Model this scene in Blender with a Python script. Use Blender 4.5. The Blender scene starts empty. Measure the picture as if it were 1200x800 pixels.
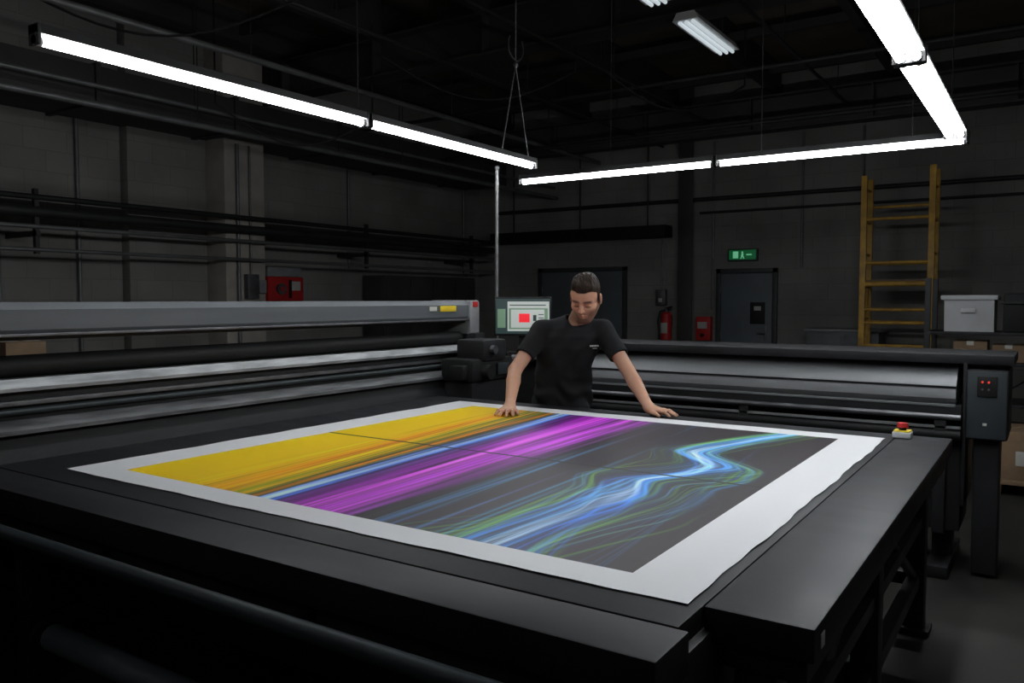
import bpy, bmesh, math, numpy as np
from mathutils import Vector, Matrix
PI=math.pi
# ------------------------------------------------------------------ camera
YAW=math.radians(33.6)
cd=bpy.data.cameras.new('camera'); cam=bpy.data.objects.new('camera',cd)
bpy.context.scene.collection.objects.link(cam)
cd.sensor_width=36; cd.lens=953/1200*36; cd.clip_start=0.05
cam.location=(0,0,1.55); cam.rotation_euler=(math.radians(90-3.0),0,YAW)
bpy.context.scene.camera=cam
bpy.context.scene.view_settings.view_transform='Standard'
w=bpy.data.worlds.new('world'); bpy.context.scene.world=w; w.use_nodes=True
w.node_tree.nodes['Background'].inputs[0].default_value=(.5,.6,.7,1)
w.node_tree.nodes['Background'].inputs[1].default_value=0.003

# ------------------------------------------------------------------ materials
def pm(name,c1,c2=None,rough=.5,metal=0,scale=8,bump=.05,rvar=.1,stretch=(1,1,1),spec=.4,emit=0):
    m=bpy.data.materials.new(name); m.use_nodes=True; nt=m.node_tree; n=nt.nodes; l=nt.links
    b=n['Principled BSDF']
    if c2 is None: c2=tuple(x*.75 for x in c1)
    tc=n.new('ShaderNodeTexCoord'); mp=n.new('ShaderNodeMapping'); mp.inputs['Scale'].default_value=stretch
    l.new(tc.outputs['Object'],mp.inputs[0])
    no=n.new('ShaderNodeTexNoise'); no.inputs['Scale'].default_value=scale; no.inputs['Detail'].default_value=6
    l.new(mp.outputs[0],no.inputs['Vector'])
    cr=n.new('ShaderNodeValToRGB'); cr.color_ramp.elements[0].position=.3; cr.color_ramp.elements[1].position=.7
    cr.color_ramp.elements[0].color=(*c2,1); cr.color_ramp.elements[1].color=(*c1,1)
    l.new(no.outputs['Fac'],cr.inputs[0]); l.new(cr.outputs[0],b.inputs['Base Color'])
    mr=n.new('ShaderNodeMapRange'); mr.inputs[3].default_value=max(0,rough-rvar); mr.inputs[4].default_value=min(1,rough+rvar)
    l.new(no.outputs['Fac'],mr.inputs[0]); l.new(mr.outputs[0],b.inputs['Roughness'])
    b.inputs['Metallic'].default_value=metal
    b.inputs['Specular IOR Level'].default_value=spec
    if bump:
        bp=n.new('ShaderNodeBump'); bp.inputs['Strength'].default_value=bump; bp.inputs['Distance'].default_value=.01
        l.new(no.outputs['Fac'],bp.inputs['Height']); l.new(bp.outputs[0],b.inputs['Normal'])
    return m
def block_wall(name,axis,c1,c2):
    m=pm(name,c1,c2,.85,0,1.1,.0)
    nt=m.node_tree;n=nt.nodes;l=nt.links;b=n['Principled BSDF']
    tc=n.new('ShaderNodeTexCoord');sx=n.new('ShaderNodeSeparateXYZ');cb=n.new('ShaderNodeCombineXYZ')
    l.new(tc.outputs['Object'],sx.inputs[0]); l.new(sx.outputs[axis],cb.inputs[0]); l.new(sx.outputs['Z'],cb.inputs[1])
    br=n.new('ShaderNodeTexBrick'); br.inputs['Scale'].default_value=1; br.inputs['Brick Width'].default_value=.44
    br.inputs['Row Height'].default_value=.22; br.inputs['Mortar Size'].default_value=.006; br.inputs['Mortar Smooth'].default_value=.5
    br.inputs['Color1'].default_value=(1,1,1,1);br.inputs['Color2'].default_value=(.9,.9,.9,1);br.inputs['Mortar'].default_value=(.8,.8,.8,1)
    l.new(cb.outputs[0],br.inputs['Vector'])
    mx=n.new('ShaderNodeMix');mx.data_type='RGBA';mx.blend_type='MULTIPLY';mx.inputs[0].default_value=1
    ramp=[x for x in n if x.type=='VALTORGB'][0]
    l.new(ramp.outputs[0],mx.inputs[6]);l.new(br.outputs[0],mx.inputs[7]);l.new(mx.outputs[2],b.inputs['Base Color'])
    bp=n.new('ShaderNodeBump');bp.inputs['Strength'].default_value=.3;bp.inputs['Distance'].default_value=.006;bp.invert=True
    l.new(br.outputs['Fac'],bp.inputs['Height']);l.new(bp.outputs[0],b.inputs['Normal'])
    return m
def emis(name,c,s):
    m=bpy.data.materials.new(name);m.use_nodes=True;b=m.node_tree.nodes['Principled BSDF']
    b.inputs['Base Color'].default_value=(*[x*.5 for x in c],1);b.inputs['Emission Color'].default_value=(*c,1);b.inputs['Emission Strength'].default_value=s
    return m
def attr_mat(name,rough=.5,bump=0,bscale=60,spec=.5,sss=0):
    m=bpy.data.materials.new(name);m.use_nodes=True;nt=m.node_tree;n=nt.nodes;l=nt.links;b=n['Principled BSDF']
    a=n.new('ShaderNodeAttribute');a.attribute_name='Col';l.new(a.outputs['Color'],b.inputs['Base Color'])
    b.inputs['Roughness'].default_value=rough;b.inputs['Specular IOR Level'].default_value=spec
    if sss:
        b.inputs['Subsurface Weight'].default_value=sss;b.inputs['Subsurface Scale'].default_value=.01
    if bump:
        tc=n.new('ShaderNodeTexCoord');no=n.new('ShaderNodeTexNoise');no.inputs['Scale'].default_value=bscale
        l.new(tc.outputs['Object'],no.inputs['Vector']);bp=n.new('ShaderNodeBump');bp.inputs['Strength'].default_value=bump;bp.inputs['Distance'].default_value=.004
        l.new(no.outputs['Fac'],bp.inputs['Height']);l.new(bp.outputs[0],b.inputs['Normal'])
    return m
M_black=pm('black_painted_steel',(.020,.020,.022),(.013,.013,.014),.5,0,6,.03,spec=.3)
M_top=pm('dark_table_laminate',(.021,.022,.024),(.009,.009,.011),.5,0,2.5,.04,.14,(1,3,1),spec=.22)
M_dark=pm('dark_plastic',(.014,.014,.015),(.009,.009,.01),.6,0,10,.02,spec=.3)
M_gray=pm('grey_machine_paint',(.115,.125,.135),(.085,.095,.105),.5,0,3,.02,.1,(4,.3,4))
M_slate=pm('slate_machine_paint',(.040,.050,.055),(.03,.038,.042),.5,0,3,.02)
M_silver=pm('brushed_aluminium',(.40,.41,.42),(.15,.155,.16),.5,.6,6,.03,.08,(3,.6,3))
M_silver2=pm('worn_aluminium_rail',(.20,.205,.21),(.07,.072,.075),.5,.6,7,.04,.08,(3,.6,3))
M_silverx=pm('brushed_aluminium_hood',(.26,.265,.275),(.17,.175,.18),.55,.4,3,.02,.08,(.3,3,3))
M_steel=pm('dull_steel',(.20,.20,.21),(.11,.11,.12),.45,.7,8,.03)
M_post=pm('light_grey_cap',(.26,.26,.27),(.20,.20,.21),.5)
M_floor=pm('concrete_floor',(.040,.038,.034),(.014,.013,.012),.65,0,1.6,.08,.2,spec=.25)
M_ceil=pm('dark_ceiling_deck',(.18,.15,.115),(.08,.068,.055),.9,0,.9,.2)
M_beam=pm('painted_steel_beam',(.060,.056,.053),(.035,.033,.032),.6,0,2,.05)
M_pipe=pm('galvanised_conduit',(.20,.20,.20),(.13,.13,.13),.45,.4,5,.03)
M_pipeD=pm('dark_pipe',(.035,.035,.035),(.02,.02,.02),.6,.2,5,.03)
M_wallL=block_wall('block_wall_y','Y',(.30,.28,.265),(.20,.188,.175))
M_wallB=block_wall('block_wall_x','X',(.27,.26,.245),(.18,.17,.16))
M_conc=pm('painted_concrete',(.42,.385,.34),(.32,.295,.26),.8,0,4,.1)
M_house=pm('light_housing',(.06,.06,.06),(.045,.045,.045),.5)
M_white=pm('white_enamel',(.75,.75,.75),(.68,.68,.68),.35,0,5,0)
M_tube=emis('fluorescent_tube',(.93,.97,1.0),43)
M_troff=emis('dim_fluorescent_tube',(.85,.95,1.0),.55)
M_fill=emis('added_fill_tube',(.90,.95,1.0),13)  # emission for the added fill fixtures only
M_door=pm('slate_door_paint',(.12,.14,.155),(.10,.115,.125),.5,0,3,.02)
M_frame=pm('door_frame_paint',(.05,.052,.055),None,.5)
M_red=pm('red_paint',(.55,.025,.025),(.42,.02,.02),.4)
M_yel=pm('yellow_label',(.8,.6,.03),(.7,.5,.02),.5)
M_lad=pm('yellow_scaffold_paint',(.66,.38,.06),(.40,.22,.04),.5,0,9,.05)
M_green=emis('exit_sign_green',(.01,.16,.05),.3)
M_exitw=emis('exit_sign_pictogram',(.18,.6,.33),.55)
M_card=pm('cardboard',(.26,.17,.10),(.18,.12,.07),.85,0,6,.05)
M_bin=pm('white_plastic_bin',(.62,.63,.64),(.52,.53,.54),.45,0,4,0)
M_rubber=pm('black_rubber_cable',(.012,.012,.012),None,.6)
M_lab=pm('white_label',(.55,.55,.5),(.45,.45,.42),.5)

# ------------------------------------------------------------------ mesh builder
class MB:
    def __init__(s,name): s.name=name;s.bm=bmesh.new();s.mats=[]
    def mi(s,m):
        if m not in s.mats:s.mats.append(m)
        return s.mats.index(m)
    def _tag(s,geom,mat):
        i=s.mi(mat)
        for f in geom:
            f.material_index=i;f.smooth=True
    def box(s,mat,x0,x1,y0,y1,z0,z1,bev=.004,rz=0,rx=0,ry=0):
        c=Vector(((x0+x1)/2,(y0+y1)/2,(z0+z1)/2))
        b2=bmesh.new()
        mt=Matrix.Translation(c)@Matrix.Rotation(rz,4,'Z')@Matrix.Rotation(ry,4,'Y')@Matrix.Rotation(rx,4,'X')@Matrix.Diagonal((x1-x0,y1-y0,z1-z0,1))
        bmesh.ops.create_cube(b2,size=1,matrix=mt)
        if bev>0: bmesh.ops.bevel(b2,geom=b2.edges[:],offset=min(bev,.3*min(x1-x0,y1-y0,z1-z0)),segments=2,affect='EDGES',profile=.6)
        s.merge(b2,mat)
    def merge(s,b2,mat):
        vm={}
        for v in b2.verts: vm[v]=s.bm.verts.new(v.co)
        fs=[]
        for f in b2.faces:
            try: fs.append(s.bm.faces.new([vm[v] for v in f.verts]))
            except ValueError: pass
        s._tag(fs,mat); b2.free()
    def cyl(s,mat,a,b,r,seg=14,r2=None):
        a=Vector(a);b=Vector(b);d=b-a;L=d.length
        if L<1e-6:return
        b2=bmesh.new();q=d.to_track_quat('Z','Y').to_matrix().to_4x4()
        bmesh.ops.create_cone(b2,cap_ends=True,segments=seg,radius1=r,radius2=r if r2 is None else r2,depth=L,matrix=Matrix.Translation((a+b)/2)@q)
        s.merge(b2,mat)
    def sph(s,mat,c,r,sc=(1,1,1)):
        b2=bmesh.new();bmesh.ops.create_uvsphere(b2,u_segments=14,v_segments=10,radius=r,matrix=Matrix.Translation(c)@Matrix.Diagonal((*sc,1)));s.merge(b2,mat)
    def tube(s,mat,pts,r,seg=10):
        for i in range(len(pts)-1):
            s.cyl(mat,pts[i],pts[i+1],r,seg)
            if i: s.sph(mat,pts[i],r*1.02)
    def prism(s,mat,prof,axis,t0,t1):
        b2=bmesh.new();f=lambda h,z,t:(t,h,z) if axis=='x' else (h,t,z)
        A=[b2.verts.new(f(h,z,t0)) for h,z in prof];B=[b2.verts.new(f(h,z,t1)) for h,z in prof];n=len(prof)
        b2.faces.new(A);b2.faces.new(B[::-1])
        for i in range(n): b2.faces.new([A[i],B[i],B[(i+1)%n],A[(i+1)%n]])
        bmesh.ops.recalc_face_normals(b2,faces=b2.faces[:]);s.merge(b2,mat)
    def done(s,loc=(0,0,0),rz=0,parent=None):
        me=bpy.data.meshes.new(s.name);s.bm.to_mesh(me);s.bm.free()
        for m in s.mats: me.materials.append(m)
        try: me.set_sharp_from_angle(angle=math.radians(35))
        except Exception as e: print(e)
        o=bpy.data.objects.new(s.name,me);bpy.context.scene.collection.objects.link(o)
        o.location=loc;o.rotation_euler=(0,0,rz)
        if parent:o.parent=parent
        return o
def fastmesh(name,V,Q,mat,cols=None,smooth=True):
    me=bpy.data.meshes.new(name);V=np.asarray(V,np.float32);Q=np.asarray(Q,np.int32)
    me.vertices.add(len(V));me.vertices.foreach_set('co',V.ravel())
    me.loops.add(Q.size);me.loops.foreach_set('vertex_index',Q.ravel())
    me.polygons.add(len(Q));me.polygons.foreach_set('loop_start',np.arange(0,Q.size,4,dtype=np.int32))
    me.update(calc_edges=True);me.validate()
    if smooth: me.polygons.foreach_set('use_smooth',np.ones(len(me.polygons),bool))
    if cols is not None:
        a=me.color_attributes.new('Col','FLOAT_COLOR','POINT')
        c=np.ones((len(V),4),np.float32);c[:,:3]=cols;a.data.foreach_set('color',c.ravel())
    me.materials.append(mat);me.update()
    o=bpy.data.objects.new(name,me);bpy.context.scene.collection.objects.link(o);return o

# ------------------------------------------------------------------ room
X0,X1,Y0,Y1,H=-8.7,3.5,-3.0,12.0,4.9
m=MB('floor');m.box(M_floor,X0-.2,X1+.2,Y0-.2,Y1+.2,-.1,0,0);m.done()
m=MB('ceiling');m.box(M_ceil,X0-.2,X1+.2,Y0-.2,Y1+.2,H,H+.1,0);m.done()
m=MB('wall_left');m.box(M_wallL,X0-.2,X0,Y0-.2,Y1+.2,0,H,0);m.done()
m=MB('wall_back');m.box(M_wallB,X0,X1,Y1,Y1+.2,0,H,0);m.done()
m=MB('wall_right');m.box(M_wallL,X1,X1+.2,Y0-.2,Y1+.2,0,H,0);m.done()
m=MB('wall_front');m.box(M_wallB,X0,X1,Y0-.2,Y0,0,H,0);m.done()
def ibeam(name,y,z0,z1,w=.2,x0=X0,x1=X1):
    m=MB(name);m.box(M_beam,x0,x1,y-w/2,y+w/2,z0,z0+.025,0);m.box(M_beam,x0,x1,y-w/2,y+w/2,z1-.025,z1,0);m.box(M_beam,x0,x1,y-.012,y+.012,z0+.02,z1-.02,0)
    for k in range(8):
        x=x0+.8+k*1.5; m.box(M_beam,x-.01,x+.01,y-w/2+.01,y+w/2-.01,z0+.02,z1-.02,0)
    m.done()
ibeam('ceiling_beam',6.95,4.02,4.45,.28)
ibeam('ceiling_beam',2.2,4.05,4.45,.24)
ibeam('ceiling_beam',10.9,3.75,4.2,.24)
m=MB('ceiling_joists')
for k in range(8):
    x=-8+k*1.55;m.box(M_beam,x-.05,x+.05,Y0,Y1,4.45,4.6,0);m.box(M_beam,x-.015,x+.015,Y0,Y1,4.6,4.9,0)
for k in range(9):
    y=-2.2+k*1.7;m.box(M_beam,X0,X1,y-.03,y+.03,4.62,4.72,0)
m.done()
m=MB('concrete_column');m.box(M_conc,-8.7,-8.2,6.2,6.78,0,H,.01);m.box(M_wallL,-8.7,-8.55,5.2,6.2,0,H,.01)
m.box(M_steel,-8.2,-8.12,6.45,6.62,1.55,1.85,.01);m.box(M_post,-8.2,-8.13,6.63,6.74,1.62,1.78,.01)
m.cyl(M_pipe,(-8.17,6.36,0.2),(-8.17,6.36,3.4),.022);m.cyl(M_pipe,(-8.17,6.54,1.85),(-8.17,6.54,3.4),.014)
m.done()
m=MB('ventilation_duct');m.box(M_beam,-8.65,-7.75,Y0+.05,11.5,3.45,3.8,.01)
for k in range(9): m.box(M_beam,-8.68,-7.72,-2+k*1.6,-1.95+k*1.6,3.43,3.82,.0)
m.done()
m=MB('pipe_run')
for z,r in((2.52,.028),(2.38,.05),(2.24,.022),(2.02,.02)): m.cyl(M_pipeD if r>.025 else M_pipe,(-8.1,Y0+.1,z),(-8.1,11.6,z),r)
for y in (-1,1.5,4,8.5,11): m.box(M_pipeD,-8.69,-8.08,y-.02,y+.02,2.15,2.2,0);m.box(M_pipeD,-8.15,-8.1,y-.02,y+.02,1.98,2.6,0)
for y in (3.9,4.7,8.7,11.5): m.cyl(M_pipe,(-8.66,y,2.0 if y>5 else .1),(-8.66,y,3.45),.02)
m.done()
m=MB('ceiling_pipes')
for x,z,r in((-7.0,3.24,.03),(-7.05,3.42,.022),(-6.2,3.75,.03),(-5.1,3.9,.018),(-4.0,3.95,.02),(-2.2,3.97,.018)):
    m.cyl(M_pipeD if x>-6 else M_pipe,(x,Y0+.1,z),(x,11.9,z),r)
    for y in(-1,2,5,8,10.3): m.cyl(M_pipeD,(x,y,z),(x,y,4.5),.006,6)
for y,z in((8.6,3.95),(9.6,3.6)): m.cyl(M_pipeD,(X0+.1,y,z),(X1-.1,y,z),.025)
m.done()
m=MB('overhead_air_duct');m.box(M_dark,-8.2,-4.95,11.65,11.95,2.5,2.68,.01)
for x in(-7.8,-6.5,-5.3): m.cyl(M_pipeD,(x,11.8,2.68),(x,11.8,H),.012,8)
m.done()
m=MB('steel_stanchion');m.box(M_beam,-4.75,-4.6,11.8,11.86,0,H,.005);m.box(M_beam,-4.79,-4.56,11.78,11.8,0,H,.003);m.done()
m=MB('conduit_run')
for x in(-4.3,-3.0,-2.2): m.cyl(M_pipe,(x,11.965,1.4 if x!=-3.0 else 2.0),(x,11.965,3.9),.016)
m.cyl(M_pipeD,(-8.2,11.9,3.05),(X1-.1,11.9,3.05),.03)
m.cyl(M_pipeD,(-4.5,11.93,2.85),(X1-.1,11.93,2.85),.018)
m.done()
def door(name,x0,x1,h,leaf=1):
    m=MB(name);y=11.998
    m.box(M_frame,x0-.07,x0,y-.06,y,0,h+.07);m.box(M_frame,x1,x1+.07,y-.06,y,0,h+.07);m.box(M_frame,x0-.07,x1+.07,y-.06,y,h,h+.07)
    ww=(x1-x0)/leaf
    for i in range(leaf):
        a=x0+i*ww+.004;b=a+ww-.008;m.box(M_door,a,b,y-.045,y,.01,h-.004,.005)
        hx=b-.09 if i==0 else a+.09
        m.box(M_steel,hx-.02,hx+.02,y-.055,y-.04,.95,1.15);m.cyl(M_steel,(hx,y-.05,1.05),(hx,y-.11,1.05),.012);m.cyl(M_steel,(hx-.1 if i==0 else hx,y-.11,1.05),(hx if i==0 else hx+.1,y-.11,1.05),.01)
        for z in(.3,1,1.7): m.cyl(M_steel,(a if i==0 else b,y-.05,z-.05),(a if i==0 else b,y-.05,z+.05),.01)
    return m
m=door('door_1',-4.17,-3.40,1.93);m.box(M_dark,-3.72,-3.5,11.945,11.957,1.18,1.5,.002);m.box(M_lab,-3.66,-3.56,11.94,11.95,1.38,1.44,.001);m.done()
door('door_2',-7.32,-5.8,2.0,2).done()
m=MB('exit_sign');m.box(M_frame,-4.06,-3.62,11.93,11.998,2.11,2.29,.005);m.box(M_green,-4.04,-3.64,11.922,11.93,2.13,2.27,.002)
m.box(M_exitw,-3.98,-3.90,11.918,11.922,2.15,2.25,.001);m.sph(M_exitw,(-3.84,11.92,2.235),.014,(1,.2,1));m.box(M_exitw,-3.855,-3.825,11.918,11.922,2.175,2.22,.001,ry=.3);m.box(M_exitw,-3.86,-3.845,11.918,11.922,2.14,2.185,.001,ry=.5);m.box(M_exitw,-3.83,-3.815,11.918,11.922,2.14,2.185,.001,ry=-.4)
m.box(M_exitw,-3.78,-3.70,11.918,11.922,2.19,2.21,.001);m.done()
m=MB('fire_extinguisher');ex,ey=-4.99,11.84
m.cyl(M_red,(ex,ey,.92),(ex,ey,1.30),.085,20);m.sph(M_red,(ex,ey,1.30),.085,(1,1,.6));m.sph(M_red,(ex,ey,.92),.085,(1,1,.3))
m.cyl(M_steel,(ex,ey,1.33),(ex,ey,1.41),.02);m.box(M_dark,ex-.02,ex+.1,ey-.015,ey+.015,1.40,1.43,.004,ry=-.2);m.box(M_dark,ex-.02,ex+.09,ey-.012,ey+.012,1.37,1.385,.004)
m.tube(M_rubber,[(ex,ey,1.38),(ex-.09,ey-.03,1.36),(ex-.13,ey-.03,1.2),(ex-.1,ey-.04,1.0)],.012);m.cyl(M_dark,(ex-.1,ey-.04,1.0),(ex-.1,ey-.04,.92),.014,12,.02)
m.box(M_lab,ex-.05,ex+.05,ey-.09,ey-.08,1.02,1.18,.002);m.box(M_steel,ex-.04,ex+.04,ey+.07,11.998,1.1,1.3)
m.done()
m=MB('fire_alarm_call_point');m.box(M_red,-4.53,-4.3,11.88,11.998,.92,1.28,.01);m.box(M_lab,-4.5,-4.35,11.87,11.88,1.1,1.2,.002);m.cyl(M_dark,(-4.42,11.875,1.0),(-4.42,11.85,1.0),.03);m.done()
m=MB('electrical_box')
m.box(M_steel,-5.2,-5.04,11.9,11.998,1.45,1.7,.01);m.cyl(M_pipe,(-5.12,11.965,1.7),(-5.12,11.965,2.48),.014);m.box(M_lab,-5.15,-5.09,11.89,11.9,1.5,1.56,.001);m.done()
m=MB('fire_hose_cabinet');m.box(M_red,-8.69,-8.42,7.0,7.6,1.52,1.84,.02);m.box(M_post,-8.69,-8.45,7.02,7.58,1.84,1.97,.01)
m.cyl(M_steel,(-8.42,7.2,1.68),(-8.38,7.2,1.68),.075,20);m.cyl(M_red,(-8.385,7.2,1.68),(-8.37,7.2,1.68),.03,16);m.box(M_lab,-8.425,-8.415,7.36,7.54,1.66,1.78,.003)
m.box(M_dark,-8.42,-8.39,7.34,7.37,1.56,1.8,.003)
m.tube(M_pipe,[(-8.5,6.97,1.7),(-8.42,6.87,1.9),(-8.5,6.84,1.98)],.018);m.done()
m=MB('dark_tool_cabinet');m.box(M_beam,-8.62,-8.2,8.95,11.2,.08,1.9,.01)
for k in range(4):
    y=8.97+k*.56;m.box(M_beam,-8.2,-8.18,y,y+.53,.12,1.86,.006);m.cyl(M_steel,(-8.165,y+.46,.9),(-8.165,y+.46,1.05),.008)
for y in(9.05,11.1):
    for x in(-8.55,-8.28): m.box(M_steel,x-.03,x+.03,y-.03,y+.03,0,.09)
m.done()
m=MB('low_metal_cabinet');m.box(M_gray,-2.75,-1.85,11.3,11.85,.06,1.12,.01);m.box(M_post,-2.78,-1.82,11.27,11.87,1.12,1.15,.006)
for k in range(2): m.box(M_gray,-2.72+k*.45,-2.32+k*.45,11.285,11.3,.1,1.08,.005);m.cyl(M_steel,(-2.36+k*.1,11.27,.6),(-2.36+k*.1,11.27,.75),.007)
m.box(M_dark,-2.7,-1.9,11.35,11.8,0,.07,0);m.done()
m=MB('scaffold_ladder')
for y in(10.75,11.15):
    for x in(-1.96,-1.21): m.box(M_lad,x-.035,x+.035,y-.025,y+.025,0,3.05 if x<-1.5 else 3.12,.006)
for z in(.25,.6,.98,1.26,1.42,1.73,1.99,2.52): m.cyl(M_lad,(-1.96,10.75,z),(-1.21,10.75,z),.02 if z!=1.73 else .03)
for z in(.4,1.26,1.99,2.7): m.cyl(M_lad,(-1.96,11.15,z),(-1.21,11.15,z),.018)
for x in(-1.96,-1.21):
    for z in(.3,.8,1.3,1.7,2.1,2.5,2.9): m.cyl(M_lad,(x,10.75,z),(x,11.15,z),.016)
    m.cyl(M_lad,(x,10.75,.8),(x,11.15,1.7),.012)
m.box(M_card,-1.94,-1.23,10.74,11.16,1.745,1.78,.004)
m.done()
m=MB('storage_rack')
for x in(-1.0,.45):
    for y in(8.72,9.3): m.box(M_black,x-.025,x+.025,y-.025,y+.025,0,1.75,.003)
for z in(.12,.55,.93,1.21): m.box(M_black,-1.02,.47,8.7,9.32,z,z+.03,.003)
m.cyl(M_black,(-1,9.3,.2),(.45,9.3,1.2),.008);m.done()
m=MB('plastic_storage_bin');m.prism(M_bin,[(8.76,1.242),(9.24,1.242),(9.28,1.54),(8.72,1.54)],'x',-.86,-.45);m.box(M_bin,-.89,-.42,8.7,9.28,1.54,1.585,.01);m.box(M_bin,-.72,-.6,8.71,8.74,1.42,1.46,.004);m.done()
def carton(x0,x1,y0,y1,z0,z1,rz=0):
    m=MB('cardboard_box');cx,cy=(x0+x1)/2,(y0+y1)/2;a,b=(x1-x0)/2,(y1-y0)/2
    m.box(M_card,-a,a,-b,b,0,z1-z0,.004);m.box(M_lab,-.03,.03,-b-.001,b+.001,(z1-z0)*.8,z1-z0+.001,.0005);m.box(M_card,-a,a,-.004,-.001,z1-z0,z1-z0+.003,0)
    m.box(M_lab,-a*.6,-a*.2,-b-.002,-b,(z1-z0)*.3,(z1-z0)*.6,.0005)
    m.done((cx,cy,z0),rz)
carton(-.78,-.5,8.78,9.15,.962,1.15);carton(-.46,-.2,8.8,9.15,.962,1.12)
carton(-.33,.2,7.5,8.05,.122,.5,.05);carton(.36,.86,7.6,8.1,0,.55,-.1)
m=MB('black_storage_case');m.box(M_dark,-.38,.40,8.78,9.25,1.242,1.6,.02);m.box(M_black,-.40,.42,8.76,9.27,1.5,1.52,.004);m.cyl(M_dark,(-.2,8.75,1.4),(.2,8.75,1.4),.012);m.done()
m=MB('wooden_pallet')
for k in range(5): m.box(M_card,-.4,.28,7.42+k*.15,7.52+k*.15,.09,.12,.003)
for x in(-.38,-.1,.18): m.box(M_card,x,x+.08,7.42,8.12,0,.09,.003)
m.done()
m=MB('workbench');m.box(M_beam,-6.6,-5.8,.8,4.6,1.0,1.05,.005)
for x in(-6.55,-5.85):
    for y in(.9,2.7,4.5): m.box(M_beam,x-.03,x+.03,y-.03,y+.03,0,1.0)
m.box(M_beam,-6.5,-5.9,.9,4.5,.3,.33);m.done()
carton(-6.45,-6.0,2.05,2.45,1.052,1.29,.1);carton(-6.3,-5.95,2.75,3.0,1.052,1.25,-.2)
m=MB('plastic_storage_bin');m.prism(M_bin,[(1.4,1.053),(1.85,1.053),(1.88,1.31),(1.37,1.31)],'x',-6.4,-6.0);m.box(M_bin,-6.42,-5.98,1.36,1.89,1.31,1.33,.004);m.done()

# ------------------------------------------------------------------ printing table
TZ=.90
m=MB('flatbed_printing_table')
m.box(M_top,-3.42,-.60,1.50,4.26,TZ-.05,TZ,.004)
m.box(M_top,-3.42,-.575,1.33,1.496,TZ-.09,TZ-.001,.006)
m.box(M_top,-.597,-.37,1.632,4.26,TZ-.07,TZ+.001,.006)
m.box(M_black,-3.40,-.62,1.36,1.40,TZ-.22,TZ-.09,.004)
m.box(M_black,-3.40,-.62,4.20,4.24,TZ-.20,TZ-.05,.004)
m.box(M_black,-.62,-.58,1.36,4.24,TZ-.22,TZ-.05,.004)
m.box(M_black,-.575,-.39,1.66,4.24,TZ-.13,TZ-.07,.004)
m.box(M_black,-3.40,-3.36,1.36,4.24,TZ-.20,TZ-.05,.004)
for x in(-2.6,-1.9,-1.2): m.box(M_black,x-.03,x+.03,1.4,4.2,TZ-.15,TZ-.05,0)
for x in(-3.33,-.50):
    for y in(1.72,2.95,4.15):
        if x<-3 and y<2: y=1.45
        m.box(M_black,x-.045,x+.045,y-.045,y+.045,.03,TZ-.07,.006)
        m.box(M_dark,x-.07,x+.07,y-.07,y+.07,0,.03,.006);
for x in(-3.33,-.50): m.box(M_black,x-.025,x+.025,1.5,4.15,.22,.28,.004)
m.box(M_black,-.53,-.47,1.7,4.15,.5,.55,.004)
m.box(M_black,-3.33,-.5,2.92,2.98,.22,.28,.004);m.box(M_black,-3.33,-.5,4.12,4.18,.22,.28,.004)
m.cyl(M_black,(-.5,1.75,.27),(-.5,2.9,.8),.02);m.cyl(M_black,(-.5,4.1,.27),(-.5,3.0,.8),.02)
m.box(M_black,-.70,-.61,1.38,1.47,.03,TZ-.09,.006);m.box(M_dark,-.73,-.58,1.35,1.5,0,.03,.006)
m.cyl(M_slate,(-3.5,1.26,.79),(-.72,1.26,.79),.022,20)
for x in(-3.3,-2.4,-1.5,-.78): m.box(M_black,x-.02,x+.02,1.26,1.37,.765,.79,.003)
m.cyl(M_gray,(-2.86,1.42,.38),(-.75,1.42,.38),.045,24);m.cyl(M_steel,(-2.95,1.42,.38),(-.62,1.42,.38),.015)
m.cyl(M_black,(-2.88,1.42,.38),(-2.85,1.42,.38),.07,24)
m.box(M_black,-3.0,-2.92,1.37,1.47,.03,.81,.006);m.box(M_dark,-3.05,-2.88,1.3,1.55,0,.03,.006)
m.box(M_black,-3.2,-.6,1.55,1.6,.5,.62,.004)
for x,z in((-.64,.85),(-.64,.76)): m.cyl(M_steel,(x,1.355,z),(x,1.348,z),.006,8)
for y,z in((1.45,.77),(1.45,.72),(1.52,.77)): m.cyl(M_steel,(-.58,y,z),(-.572,y,z),.006,8)
m.box(M_lab,-.371,-.368,1.68,1.71,.845,.875,.0005)
m.cyl(M_dark,(-.80,1.345,.84),(-.80,1.32,.84),.012)
m.done()
m=MB('emergency_stop_button');m.box(M_bin,-.61,-.53,4.13,4.21,TZ+.002,TZ+.03,.006);m.box(M_yel,-.605,-.535,4.135,4.205,TZ+.03,TZ+.036,.003);m.cyl(M_dark,(-.57,4.17,TZ+.036),(-.57,4.17,TZ+.05),.016);m.cyl(M_red,(-.57,4.17,TZ+.05),(-.57,4.17,TZ+.07),.026,20,.022);m.done()

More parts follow.
